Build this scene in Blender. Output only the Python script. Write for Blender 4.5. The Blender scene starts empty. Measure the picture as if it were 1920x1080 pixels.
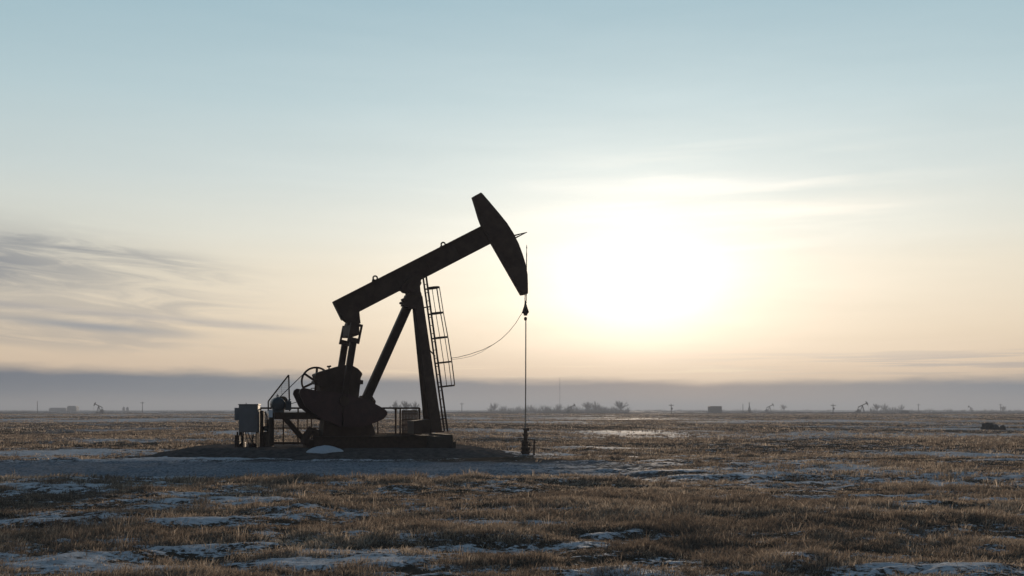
import bpy, bmesh, math, random
import numpy as np
from mathutils import Vector, Matrix

sc = bpy.context.scene
COL = sc.collection
R = math.radians
rng = np.random.default_rng(7)
random.seed(7)

# ------------------------------------------------------------------ camera
FPX = 2133.333            # focal length in photo pixels (40 mm on 36 mm)
HORIZON, CAMH = 768.0, 1.6
cam = bpy.data.objects.new('camera', bpy.data.cameras.new('camera'))
COL.objects.link(cam)
cam.location = (0, 0, CAMH)
cam.rotation_euler = (R(90), 0, 0)
cam.data.sensor_width = 36
cam.data.lens = 40
cam.data.shift_y = 228 / 1920
cam.data.clip_end = 30000
sc.camera = cam

# ------------------------------------------------------------------ sun and exposure
SUN_EL, SUN_AZ = R(6.1), R(6.4)
sun = bpy.data.objects.new('sun', bpy.data.lights.new('sun', 'SUN'))
COL.objects.link(sun)
sun.data.energy = 4.6
sun.data.angle = R(2.5)
sun.data.color = (1.0, 0.78, 0.56)
d_to_sun = Vector((math.sin(SUN_AZ) * math.cos(SUN_EL), math.cos(SUN_AZ) * math.cos(SUN_EL), math.sin(SUN_EL)))
sun.rotation_euler = d_to_sun.to_track_quat('Z', 'Y').to_euler()
sc.view_settings.view_transform = 'Standard'
sc.view_settings.look = 'None'
sc.view_settings.gamma = 1
sc.view_settings.exposure = 0

# ------------------------------------------------------------------ node maths helper
def lin(r, g, b):
    f = lambda c: (c / 255) / 12.92 if c <= 10.3 else ((c / 255 + 0.055) / 1.055) ** 2.4
    return (f(r), f(g), f(b), 1)

class S:
    """a node socket with arithmetic"""
    nt = None
    def __init__(s, sock): s.s = sock
    @staticmethod
    def math(op, *a):
        n = S.nt.nodes.new('ShaderNodeMath'); n.operation = op
        for i, x in enumerate(a):
            if isinstance(x, S): S.nt.links.new(x.s, n.inputs[i])
            else: n.inputs[i].default_value = x
        return S(n.outputs[0])
    def __add__(s, o): return S.math('ADD', s, o)
    __radd__ = __add__
    def __sub__(s, o): return S.math('SUBTRACT', s, o)
    def __rsub__(s, o): return S.math('SUBTRACT', o, s)
    def __mul__(s, o): return S.math('MULTIPLY', s, o)
    __rmul__ = __mul__
    def __truediv__(s, o): return S.math('DIVIDE', s, o)
    def __pow__(s, o): return S.math('POWER', s, o)

def exp(a): return S.math('EXPONENT', a)
def gauss(a, c, w): return exp(((a - c) / w) ** 2.0 * -1.0) if False else exp(S.math('MULTIPLY', S.math('MULTIPLY', (a - c) / w, (a - c) / w), -1.0))
def smooth(a, lo, hi):
    n = S.nt.nodes.new('ShaderNodeMapRange'); n.interpolation_type = 'SMOOTHSTEP'
    S.nt.links.new(a.s, n.inputs[0])
    for i, v in ((1, lo), (2, hi)):
        if isinstance(v, S): S.nt.links.new(v.s, n.inputs[i])
        else: n.inputs[i].default_value = v
    n.inputs[3].default_value = 0; n.inputs[4].default_value = 1
    return S(n.outputs[0])
def inv_smooth(a, lo, hi): return 1.0 - smooth(a, lo, hi)
def vec(x, y, z=0.0):
    n = S.nt.nodes.new('ShaderNodeCombineXYZ')
    for i, v in enumerate((x, y, z)):
        if isinstance(v, S): S.nt.links.new(v.s, n.inputs[i])
        else: n.inputs[i].default_value = v
    return S(n.outputs[0])
def noise(v, scale=1.0, detail=4.0, rough=0.55, dist=0.0):
    n = S.nt.nodes.new('ShaderNodeTexNoise')
    if v is not None: S.nt.links.new(v.s, n.inputs['Vector'])
    n.inputs['Scale'].default_value = scale; n.inputs['Detail'].default_value = detail
    n.inputs['Roughness'].default_value = rough; n.inputs['Distortion'].default_value = dist
    return S(n.outputs[0])
def ramp(f, stops):
    n = S.nt.nodes.new('ShaderNodeValToRGB'); e = n.color_ramp.elements
    n.color_ramp.interpolation = 'LINEAR'
    while len(e) > 1: e.remove(e[-1])
    e[0].position, e[0].color = stops[0]
    for p, c in stops[1:]:
        k = e.new(p); k.color = c
    S.nt.links.new(f.s, n.inputs[0])
    return S(n.outputs[0])
def mix(f, a, b, blend='MIX'):
    n = S.nt.nodes.new('ShaderNodeMix'); n.data_type = 'RGBA'; n.blend_type = blend
    n.clamp_factor = True
    for i, v in ((0, f), (6, a), (7, b)):
        if isinstance(v, S): S.nt.links.new(v.s, n.inputs[i])
        else: n.inputs[i].default_value = v
    return S(n.outputs[2])

# ------------------------------------------------------------------ sky
world = bpy.data.worlds.new('World'); sc.world = world
world.use_nodes = True
nt = S.nt = world.node_tree
bg = nt.nodes['Background']
sky = nt.nodes.new('ShaderNodeTexSky'); sky.sky_type = 'NISHITA'; sky.sun_disc = False
sky.sun_elevation = SUN_EL; sky.sun_rotation = SUN_AZ
sky.air_density = 1.0; sky.dust_density = 0.4; sky.ozone_density = 3.0
SKY_STRENGTH = 0.1
tc = nt.nodes.new('ShaderNodeTexCoord')
sep = nt.nodes.new('ShaderNodeSeparateXYZ'); nt.links.new(tc.outputs['Generated'], sep.inputs[0])
X, Y, Z = (S(o) for o in sep.outputs)
K = 2133.0
U = S.math('ARCTAN2', X, Y) * K                      # azimuth, in 1/2133 rad
V = S.math('ARCTAN2', Z, S.math('SQRT', X * X + Y * Y)) * K   # elevation
clear = S(sky.outputs[0])
VMAX = 3300.0
st = lambda v, *c: (v / VMAX, lin(*c))
veil = ramp(V / VMAX, [st(0, 205, 182, 160), st(70, 230, 202, 172), st(140, 234, 212, 182), st(200, 236, 220, 194),
                       st(260, 232, 222, 200), st(320, 224, 224, 211), st(420, 206, 218, 216), st(560, 184, 208, 214),
                       st(768, 153, 188, 202), st(1100, 118, 150, 171), st(2000, 92, 118, 142), st(3300, 84, 106, 130)])
# high thin veil of ice cloud over the clear sky; darker away from the sun
fwd = smooth(Y, -0.9, 0.9)
veil = mix(1.0, veil, ramp(fwd, [(0, (0.30, 0.315, 0.35, 1)), (1, (1, 1, 1, 1))]), 'MULTIPLY')
scl = nt.nodes.new('ShaderNodeVectorMath'); scl.operation = 'SCALE'
nt.links.new(clear.s, scl.inputs[0]); scl.inputs[3].default_value = 0.045
col = mix(0.88, S(scl.outputs[0]), veil)
# wispy bright streaks to the right of the sun, rising to the right
def rot(u, v, deg):
    c, s_ = math.cos(R(deg)), math.sin(R(deg))
    return u * c + v * s_, v * c - u * s_
ur, vr = rot(U - 240.0, V - 330.0, 0.8)
wn = noise(vec(ur / 420.0, vr / 30.0, 3.1), 1.0, 5.0, 0.5, 0.4)
wm = smooth(wn, 0.46, 0.74) * gauss(vr, 30.0, 85.0) * gauss(ur, 140.0, 300.0)
col = mix(wm * 0.75, col, lin(252, 246, 232))
wv = vr + (noise(vec(ur / 260.0, vr / 60.0, 7.7), 1.0, 3.0, 0.5) - 0.5) * 34.0
w1 = gauss(wv, 80.0, 14.0) * smooth(ur, -330.0, 120.0) * inv_smooth(ur, 90.0, 420.0) * (0.3 + 1.0 * wn)
col = mix(w1 * 0.7, col, lin(255, 250, 240))
w2 = gauss(wv, 31.0, 17.0) * smooth(ur, -200.0, 250.0) * inv_smooth(ur, 250.0, 680.0) * (0.3 + 1.0 * wn)
col = mix(w2 * 0.55, col, lin(248, 240, 224))
# grey bank of cloud on the left
ul, vl = rot(U + 960.0, V - 240.0, -4.0)
ln = noise(vec(ul / 190.0, vl / 24.0, 9.3), 1.0, 6.0, 0.60, 0.9)
ln2 = noise(vec(ul / 520.0, vl / 60.0, 1.7), 1.0, 4.0, 0.5, 0.3)
env = smooth(vl, -150.0, -90.0) * inv_smooth(vl, 40.0, 98.0) * inv_smooth(ul + 1.0 * S.math('ABSOLUTE', vl + 30.0), 150.0, 720.0)
lm = smooth(ln * 0.65 + ln2 * 0.35 + env * 0.10, 0.40, 0.68) * smooth(env, 0.0, 0.8) * (0.55 + 0.45 * smooth(vl, -40.0, 60.0))
lmass = exp(S.math('MULTIPLY', ((vl - 14.0) / 62.0) * ((vl - 14.0) / 62.0), -1.0)) * inv_smooth(ul, 0.0, 500.0) * smooth(ln2 * 0.3 + ln * 0.7, 0.24, 0.55)
col = mix(S.math('MAXIMUM', lm * 0.78, lmass * 0.90), col, lin(116, 124, 135))
s1 = gauss(vl, -79.0, 7.5) * (0.35 + 0.65 * smooth(ul, 40.0, 170.0)) * inv_smooth(ul, 230.0, 440.0)
col = mix(s1 * 0.80, col, lin(136, 142, 150))
s2 = gauss(vl + (ln - 0.5) * 10.0, -54.0, 6.5) * inv_smooth(ul, 480.0, 640.0)
col = mix(s2 * 0.5, col, lin(150, 150, 154))
# thin streaks low on the right
hn = noise(vec(U / 330.0, V / 9.0, 5.5), 1.0, 4.0, 0.5, 0.3)
h1 = smooth(hn, 0.47, 0.62) * gauss(V, 82.0, 22.0) * smooth(U, 150.0, 800.0)
col = mix(h1 * 0.7, col, lin(172, 162, 156))
h2 = smooth(hn, 0.50, 0.66) * gauss(V, 72.0, 13.0) * smooth(U, -500.0, -50.0) * inv_smooth(U, 400.0, 760.0)
col = mix(h2 * 0.6, col, lin(252, 226, 186))
# glow of the veiled sun
du, dv = (U - 238.0), (V - 230.0)
gn = noise(vec(U / 330.0, V / 42.0, 4.4), 1.0, 4.0, 0.55, 0.4)
dvs = S.math('MAXIMUM', dv, 0.0) * 1.05 + S.math('MINIMUM', dv, 0.0) * 1.05
r1 = S.math('SQRT', du * du * 0.34 + dvs * dvs + 300.0)
stk = 0.72 + 0.56 * gn
glow = (exp(r1 / -115.0) * 0.70 * (0.7 + 0.3 * stk) + exp(r1 / -340.0) * 0.42 * stk) * (0.55 + 0.45 * smooth(V, 40.0, 130.0))
gl = nt.nodes.new('ShaderNodeVectorMath'); gl.operation = 'SCALE'
gl.inputs[0].default_value = (1.0, 0.885, 0.75); nt.links.new(glow.s, gl.inputs[3])
core = exp(S.math('MULTIPLY', (r1 / 80.0) * (r1 / 80.0), -1.0)) * 0.28
gl2 = nt.nodes.new('ShaderNodeVectorMath'); gl2.operation = 'SCALE'
gl2.inputs[0].default_value = (1.0, 0.97, 0.90); nt.links.new(core.s, gl2.inputs[3])
col = mix(1.0, col, S(gl.outputs[0]), 'ADD')
col = mix(1.0, col, S(gl2.outputs[0]), 'ADD')
# far bank of stratus along the horizon
bn = noise(vec(U / 260.0, V / 40.0, 2.2), 1.0, 4.0, 0.5)
bn2 = noise(vec(U / 110.0, V / 26.0, 6.2), 1.0, 4.0, 0.55)
top = 60.0 + 13.0 * smooth(U * -1.0, 100.0, 800.0) - 6.0 * smooth(U, -200.0, 300.0) + (bn - 0.5) * 30.0 + (bn2 - 0.5) * 14.0
band = inv_smooth(V - top, -14.0, 10.0)
bcol = ramp((U + 1400.0) / 2800.0, [(0.0, lin(78, 94, 114)), (0.16, lin(86, 101, 119)), (0.36, lin(108, 120, 132)), (0.52, lin(142, 136, 136)),
                                    (0.62, lin(168, 152, 143)), (0.72, lin(148, 143, 142)), (0.84, lin(110, 123, 137)), (1.0, lin(90, 104, 124))])
blow = mix(inv_smooth(V, 8.0, 40.0) * 0.5, bcol, mix(0.35, bcol, lin(186, 160, 146)))
col = mix(band * (0.88 + 0.10 * bn), col, blow)
col = mix(inv_smooth(V, -40.0, -2.0), col, lin(90, 88, 90))
nt.links.new(col.s, bg.inputs[0])
bg.inputs[1].default_value = 1.0

# ------------------------------------------------------------------ object helpers
def tag(o, label=None, cat=None, group=None, kind=None):
    if label: o['label'] = label
    if cat: o['category'] = cat
    if group: o['group'] = group
    if kind: o['kind'] = kind
    return o

def empty(name, loc, rz=0.0, label=None, cat=None, group=None):
    o = bpy.data.objects.new(name, None); COL.objects.link(o)
    o.empty_display_size = 0.3
    o.location = loc; o.rotation_euler = (0, 0, rz)
    return tag(o, label, cat, group)

class MB:
    def __init__(s): s.v, s.f = [], []
    def add(s, vs, fs):
        n = len(s.v); s.v += [tuple(p) for p in vs]; s.f += [tuple(n + i for i in f) for f in fs]; return s
    def box(s, lo, hi, cham=0.0):
        x0, y0, z0 = lo; x1, y1, z1 = hi
        if cham <= 0:
            vs = [(x, y, z) for z in (z0, z1) for y in (y0, y1) for x in (x0, x1)]
            return s.add(vs, [(0, 2, 3, 1), (4, 5, 7, 6), (0, 1, 5, 4), (2, 6, 7, 3), (0, 4, 6, 2), (1, 3, 7, 5)])
        bm = bmesh.new()
        bmesh.ops.create_cube(bm, size=1)
        for v in bm.verts: v.co = ((x0 + x1) / 2 + v.co.x * (x1 - x0), (y0 + y1) / 2 + v.co.y * (y1 - y0), (z0 + z1) / 2 + v.co.z * (z1 - z0))
        bmesh.ops.bevel(bm, geom=list(bm.edges), offset=cham, segments=2, affect='EDGES', profile=0.5)
        bm.verts.index_update()
        s.add([v.co[:] for v in bm.verts], [[v.index for v in f.verts] for f in bm.faces]); bm.free()
        return s
    def prism(s, pts, y0, y1):
        """pts = [(x, z)] outline, extruded from y0 to y1"""
        n = len(pts)
        vs = [(x, y0, z) for x, z in pts] + [(x, y1, z) for x, z in pts]
        return s.add(vs, [tuple(range(n)), tuple(range(2 * n - 1, n - 1, -1))] + [(i, i + n, (i + 1) % n + n, (i + 1) % n) for i in range(n)])
    def beam(s, p0, p1, w, h, up=(0, 1, 0)):
        """box along p0-p1: width w along `up`, height h across"""
        p0, p1 = Vector(p0), Vector(p1); d = (p1 - p0).normalized()
        u = Vector(up); u = (u - d * u.dot(d)).normalized(); k = d.cross(u)
        vs = [p + u * a * w / 2 + k * b * h / 2 for p in (p0, p1) for a, b in ((-1, -1), (1, -1), (1, 1), (-1, 1))]
        return s.add(vs, [(0, 1, 2, 3), (7, 6, 5, 4), (0, 4, 5, 1), (1, 5, 6, 2), (2, 6, 7, 3), (3, 7, 4, 0)])
    def hbeam(s, p0, p1, w, h, t=0.025, up=(0, 1, 0)):
        """I-section along p0-p1: flange width w (along up), depth h"""
        p0, p1 = Vector(p0), Vector(p1); d = (p1 - p0).normalized()
        u = Vector(up); u = (u - d * u.dot(d)).normalized(); k = d.cross(u)
        o = k * (h / 2 - t / 2)
        s.beam(p0 + o, p1 + o, w, t, up); s.beam(p0 - o, p1 - o, w, t, up)
        return s.beam(p0, p1, t, h - 2 * t, up)
    def tube(s, pts, r, n=8, cap=True):
        pts = [Vector(p) for p in pts]; m = len(pts); vs = []
        rr = r if isinstance(r, (list, tuple)) else [r] * m
        prev = None
        for i, p in enumerate(pts):
            d = (pts[min(i + 1, m - 1)] - pts[max(i - 1, 0)]).normalized()
            a = Vector((0, 0, 1)) if abs(d.z) < 0.9 else Vector((1, 0, 0))
            if prev is not None: a = prev
            u = (a - d * a.dot(d)).normalized(); prev = u; k = d.cross(u)
            vs += [p + (u * math.cos(t) + k * math.sin(t)) * rr[i] for t in (2 * math.pi * j / n for j in range(n))]
        fs = [(i * n + j, i * n + (j + 1) % n, (i + 1) * n + (j + 1) % n, (i + 1) * n + j) for i in range(m - 1) for j in range(n)]
        if cap: fs += [tuple(range(n - 1, -1, -1)), tuple(range((m - 1) * n, m * n))]
        return s.add(vs, fs)
    def ring(s, c, R_, r, axis='y', n=40, m=8):
        c = Vector(c); vs = []
        for i in range(n):
            a = 2 * math.pi * i / n
            e = Vector((math.cos(a), 0, math.sin(a))) if axis == 'y' else Vector((math.cos(a), math.sin(a), 0))
            w = Vector((0, 1, 0)) if axis == 'y' else Vector((0, 0, 1))
            vs += [c + e * (R_ + r * math.cos(b)) + w * r * math.sin(b) for b in (2 * math.pi * j / m for j in range(m))]
        return s.add(vs, [(i * m + j, i * m + (j + 1) % m, ((i + 1) % n) * m + (j + 1) % m, ((i + 1) % n) * m + j) for i in range(n) for j in range(m)])
    def lathe(s, c, prof, n=16):
        """prof = [(r, z)] about the vertical through c"""
        c = Vector(c)
        return s.tube([c + Vector((0, 0, z)) for r, z in prof], [max(r, 1e-4) for r, z in prof], n)
    def build(s, name, mat, parent=None, smooth=False):
        me = bpy.data.meshes.new(name); me.from_pydata(s.v, [], s.f)
        bm = bmesh.new(); bm.from_mesh(me); bmesh.ops.recalc_face_normals(bm, faces=bm.faces); bm.to_mesh(me); bm.free()
        me.materials.append(mat)
        if smooth:
            me.polygons.foreach_set('use_smooth', [True] * len(me.polygons))
            me.set_sharp_from_angle(angle=R(40))
        o = bpy.data.objects.new(name, me); COL.objects.link(o)
        if parent is not None: o.parent = parent
        return o

def copy_tree(o, parent=None):
    c = o.copy(); COL.objects.link(c)
    if parent is not None: c.parent = parent
    for ch in list(o.children): copy_tree(ch, c)
    return c

def ground_pt(px, d, z=0.0):
    return ((px - 960) / FPX * d, d, z)
def zpix(py, d): return CAMH - (py - HORIZON) / FPX * d

# ------------------------------------------------------------------ materials
def material(name, base, rough=0.6, metal=0.0, var=0.35, scale=6.0, second=None, bump=0.0, spec=0.5):
    m = bpy.data.materials.new(name); m.use_nodes = True
    S.nt = m.node_tree; p = S.nt.nodes['Principled BSDF']
    t = S.nt.nodes.new('ShaderNodeTexCoord'); o = S(t.outputs['Object'])
    n = noise(o, scale, 6.0, 0.65, 0.3)
    b = (*base, 1); k = second or tuple(c * (1 - var) for c in base)
    c = ramp(n, [(0.35, b), (0.68, (*k, 1))])
    S.nt.links.new(c.s, p.inputs['Base Color'])
    p.inputs['Metallic'].default_value = metal
    rr = n * 0.3 + (rough - 0.15)
    S.nt.links.new(rr.s, p.inputs['Roughness'])
    p.inputs['Specular IOR Level'].default_value = spec
    if spec == 0: p.inputs['IOR'].default_value = 1.0
    if bump:
        bn_ = S.nt.nodes.new('ShaderNodeBump'); bn_.inputs['Strength'].default_value = bump; bn_.inputs['Distance'].default_value = 0.02
        S.nt.links.new(noise(o, scale * 6, 4.0).s, bn_.inputs['Height']); S.nt.links.new(bn_.outputs[0], p.inputs['Normal'])
    return m
M_paint = material('weathered_brown_paint', (0.070, 0.036, 0.022), 0.75, 0, 0.5, 3.0, (0.045, 0.020, 0.011), 0.15)
M_rust = material('rusty_steel', (0.065, 0.034, 0.020), 0.75, 0, 0.5, 8.0, (0.036, 0.019, 0.013), 0.3)
M_red = material('faded_red_paint', (0.062, 0.019, 0.016), 0.6, 0, 0.4, 4.0)
M_grey = material('grey_enamel', (0.17, 0.175, 0.19), 0.5, 0, 0.2, 2.0)
M_motor = material('blue_grey_enamel', (0.055, 0.064, 0.076), 0.45, 0, 0.3, 5.0)
M_steel = material('galvanised_steel', (0.22, 0.21, 0.20), 0.5, 0.4, 0.3, 9.0)
M_white = material('white_plate_paint', (0.62, 0.66, 0.72), 0.5, 0, 0.1, 5.0)
M_black = material('black_rubber', (0.02, 0.02, 0.022), 0.7, 0, 0.3, 9.0)
M_conc = material('stained_concrete', (0.065, 0.050, 0.040), 0.9, 0, 0.45, 3.0, None, 0.4)
M_wood = material('weathered_wood', (0.15, 0.11, 0.085), 0.85, 0, 0.4, 7.0)
M_far = material('far_dark_steel', (0.05, 0.045, 0.045), 0.7, 0, 0.3, 1.0)
M_bark = material('bare_twigs', (0.085, 0.07, 0.06), 0.9, 0, 0.4, 0.6)
M_clad = material('farm_cladding', (0.16, 0.13, 0.12), 0.8, 0, 0.3, 0.4)
M_clad_grey = material('grey_cladding', (0.22, 0.23, 0.26), 0.8, 0, 0.3, 0.4)
M_rock = material('dark_boulder', (0.07, 0.062, 0.058), 0.9, 0, 0.5, 2.0, None, 0.5)
M_snow = material('old_snow', (0.52, 0.55, 0.60), 0.6, 0, 0.12, 5.0, None, 0.3)
# ------------------------------------------------------------------ ground
def hash2(ix, iy, seed):
    h = (ix.astype(np.int64) * 374761393 + iy.astype(np.int64) * 668265263 + seed * 974634721) & 0xFFFFFFFF
    h = ((h ^ (h >> 13)) * 1274126177) & 0xFFFFFFFF
    h = (h ^ (h >> 16)) & 0xFFFFFF
    return h / float(0xFFFFFF)
def vnoise(x, y, seed=0):
    ix, iy = np.floor(x), np.floor(y); fx, fy = x - ix, y - iy
    fx = fx * fx * fx * (fx * (fx * 6 - 15) + 10); fy = fy * fy * fy * (fy * (fy * 6 - 15) + 10)
    a, b = hash2(ix, iy, seed), hash2(ix + 1, iy, seed); c, d = hash2(ix, iy + 1, seed), hash2(ix + 1, iy + 1, seed)
    return (a + (b - a) * fx) + ((c + (d - c) * fx) - (a + (b - a) * fx)) * fy
def fbm(x, y, seed=0, o=4, g=0.5):
    s, a, t = 0.0, 1.0, 0.0
    c, sn_ = math.cos(0.6), math.sin(0.6)
    for i in range(o):
        s = s + a * vnoise(x, y, seed + i * 17); t += a; a *= g
        x, y = (x * c - y * sn_) * 2.03 + 11.3, (x * sn_ + y * c) * 2.03 + 5.1
    return s / t
def sstep(a, lo, hi):
    t = np.clip((a - lo) / (hi - lo), 0, 1); return t * t * (3 - 2 * t)

# drifts of old snow seen in the field: (centre x, y of the photo, half width, half height, strength)
DRIFTS = [(120, 1066, 170, 10, .36), (560, 1056, 70, 8, .3), (1180, 1056, 120, 9, .35), (1690, 1062, 190, 17, .55), (1500, 1040, 60, 6, .3),
          (1000, 986, 135, 5, .45), (430, 947, 120, 7, .45), (250, 970, 130, 5, .3), (120, 984, 90, 5, .3), (800, 938, 100, 4, .3), (170, 925, 90, 5, .3), (350, 990, 110, 5, .25),
          (1400, 935, 100, 4, .3), (1530, 877, 130, 6, .34), (1300, 880, 120, 2, .05), (1840, 935, 80, 5, .3), (1780, 905, 110, 4, .22),
          (330, 862, 130, 4, .5), (1130, 862, 150, 2, .08), (940, 842, 60, 5, .4), (1100, 832, 170, 2, .3), (120, 840, 200, 5, .45),
          (1750, 845, 170, 6, .35), (60, 784, 60, 2, .4), (280, 785, 70, 2.5, .4), (420, 808, 60, 3, .35), (1000, 789, 160, 2, .4), (1500, 788, 200, 1.6, .35),
          (180, 822, 200, 4, .35), (1780, 800, 60, 2, .3), (1560, 797, 100, 1.2, .35), (880, 800, 150, 2, .3), (1870, 865, 90, 3, .4)]
def snow_field(x, y):
    d = np.maximum(y, 1.0)
    far = sstep(y, 30, 90)
    n = 0.62 * fbm((x * .96 + y * .28) / 2.0, (y * .96 - x * .28) / 0.8, 3, 5, .68) + 0.38 * fbm(x / 7.0, y / 6.0, 8, 3)
    nf = 0.45 * fbm(x / 9.0, y / 8.0, 13, 4) + 0.55 * fbm(x / 60.0, y / 30.0, 21, 3)
    s = n * (1 - far) + nf * far - 0.574 + 0.006 * far
    s = s + 0.040 * far * sstep(-x / d, 0.0, 0.3)
    for px, py, hw, hh, k in DRIFTS:
        dc = CAMH * FPX / (py - HORIZON); xc = (px - 960) / FPX * dc
        a = hw / FPX * dc; b = hh * dc * dc / (CAMH * FPX)
        q = ((x - xc) / a) ** 2 + ((y - dc) / b) ** 2
        s = s + k * (0.5 + 0.16 * (py < 860)) * np.exp(-q)
    return s * 6.0            # > 0 : snow
def lane_field(x, y):
    e = (fbm(x / 2.2, y / 1.5, 31, 3) - 0.5) * 3.0
    return sstep(y + e * 0.4, 26.0, 26.8) * (1 - sstep(y + e * 0.4, 34.6, 36.6)) * (1 - sstep(x + e, -1.5, 5.5))
def base_z(x, y):
    z = -0.20 * sstep(y, 36.5, 41.5) * (1 - sstep(y, 120, 400) * 0.5)
    k = 1 - sstep(y, 60, 260)
    z = z + (fbm(x / 9.0, y / 9.0, 41, 3) - 0.5) * 0.22 * sstep(y, 6, 14) * (1 - 0.8 * sstep(y, 26, 29) * (1 - sstep(y, 44, 60)))
    ln = lane_field(x, y)
    z = z + (fbm(x / 1.1, y / 1.1, 44, 4) - 0.5) * 0.17 * k * (1 - 0.85 * ln)
    z = z + ln * (0.02 * np.sin(y * 7.0 + 2 * vnoise(x / 4, y / 4, 5)) - 0.05 + (fbm(x / .35, y / .35, 91, 3) - .5) * .07)
    px = (x + 6.0) / 7.5; py = (y - 41.5) / 6.2          # hollow under the gravel pad
    z = z * (1 - 0.8 * (1 - sstep(px * px + py * py, 0.7, 1.15)))
    return z
def ground_z(x, y):
    s = snow_field(x, y)
    return base_z(x, y) + 0.045 * sstep(s, -0.2, 0.9) * (0.7 + 0.6 * vnoise(x / 0.6, y / 0.6, 61))

def mesh_np(name, V_, F_, mat, smooth=True):
    """V_ (n,3) floats, F_ list of (m,k) index arrays"""
    me = bpy.data.meshes.new(name)
    me.vertices.add(len(V_)); me.vertices.foreach_set('co', np.ascontiguousarray(V_, np.float32).ravel())
    loops = np.concatenate([f.ravel() for f in F_]).astype(np.int32)
    tot = np.concatenate([np.full(len(f), f.shape[1], np.int32) for f in F_])
    me.loops.add(len(loops)); me.loops.foreach_set('vertex_index', loops)
    me.polygons.add(len(tot)); me.polygons.foreach_set('loop_start', (np.cumsum(tot) - tot).astype(np.int32))
    me.update(calc_edges=True); me.validate()
    if smooth: me.polygons.foreach_set('use_smooth', np.ones(len(tot), bool))
    me.materials.append(mat)
    o = bpy.data.objects.new(name, me); COL.objects.link(o)
    return o
def attr(o, name, a):
    at = o.data.attributes.new(name, 'FLOAT', 'POINT'); at.data.foreach_set('value', np.ascontiguousarray(a, np.float32))

rs = list(np.linspace(0.6, 9, 30)[:-1]); r = 9.0
while r < 7000:
    rs.append(r); r += max(0.03, r * r / (CAMH * 1138) * 0.42)
rs = np.array(rs)
az = np.concatenate([np.linspace(-180, -34, 40)[:-1], np.linspace(-34, 34, 640), np.linspace(34, 180, 40)[1:-1]])
A, RR = np.meshgrid(np.radians(az), rs)
gx, gy = RR * np.sin(A), RR * np.cos(A)
gz = ground_z(gx, gy)
nr, na = gx.shape
idx = np.arange(nr * na).reshape(nr, na); nxt = np.roll(idx, -1, axis=1)
F_ = np.stack([idx[:-1], nxt[:-1], nxt[1:], idx[1:]], -1).reshape(-1, 4)[:, ::-1]
gv = np.stack([gx, gy, gz], -1).reshape(-1, 3)
gv = np.concatenate([gv, [[0, 0, float(gz[0].mean())]]])
fan = np.stack([idx[0], nxt[0], np.full(na, nr * na)], -1)

M_ground = bpy.data.materials.new('frozen_prairie'); M_ground.use_nodes = True
S.nt = M_ground.node_tree; pb = S.nt.nodes['Principled BSDF']
def attrn(name):
    n = S.nt.nodes.new('ShaderNodeAttribute'); n.attribute_name = name; return S(n.outputs['Fac'])
tc_ = S.nt.nodes.new('ShaderNodeTexCoord'); ob = S(tc_.outputs['Object'])
sn = attrn('snow'); la = attrn('lane')
nf_ = noise(ob, 3.5, 8.0, 0.62); nb_ = noise(ob, 0.6, 5.0, 0.6); nfine = noise(ob, 14.0, 5.0, 0.7)
thatch = ramp(nb_ * 0.5 + nf_ * 0.5, [(0.34, (0.045, 0.035, 0.028, 1)), (0.5, (0.088, 0.067, 0.051, 1)), (0.66, (0.15, 0.115, 0.086, 1))])
snowc = ramp(nf_ * 0.5 + nfine * 0.5, [(0.36, (0.30, 0.30, 0.32, 1)), (0.58, (0.62, 0.635, 0.67, 1))])
packed = ramp(nfine, [(0.32, (0.09, 0.093, 0.102, 1)), (0.64, (0.36, 0.39, 0.44, 1))])
sm_ = smooth(sn + (nf_ - 0.5) * 4.0 + (nfine - 0.5) * 3.4, -0.05, 0.55)
gc = mix(sm_, thatch, snowc)
gc = mix(la * 0.92, gc, packed)
df = S.nt.nodes.new('ShaderNodeBsdfDiffuse'); S.nt.links.new(gc.s, df.inputs[0]); df.inputs['Roughness'].default_value = 0.5
S.nt.links.new(snowc.s, pb.inputs['Base Color']); pb.inputs['Roughness'].default_value = 0.62; pb.inputs['Specular IOR Level'].default_value = 0.35
mx_ = S.nt.nodes.new('ShaderNodeMixShader'); S.nt.links.new((sm_ * (1.0 - la) * 0.16).s, mx_.inputs[0])
S.nt.links.new(df.outputs[0], mx_.inputs[1]); S.nt.links.new(pb.outputs[0], mx_.inputs[2])
S.nt.links.new(mx_.outputs[0], S.nt.nodes['Material Output'].inputs[0])
bp_ = S.nt.nodes.new('ShaderNodeBump'); bp_.inputs['Strength'].default_value = 0.5; bp_.inputs['Distance'].default_value = 0.08
S.nt.links.new((nf_ * 0.6 + nfine * 0.4).s, bp_.inputs['Height']); S.nt.links.new(bp_.outputs[0], pb.inputs['Normal']); S.nt.links.new(bp_.outputs[0], df.inputs['Normal'])
ground = mesh_np('ground', gv, [F_, fan], M_ground)
attr(ground, 'snow', np.append(snow_field(gx, gy).ravel(), 0)); attr(ground, 'lane', np.append(lane_field(gx, gy).ravel(), 0))
tag(ground, kind='structure')

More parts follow.
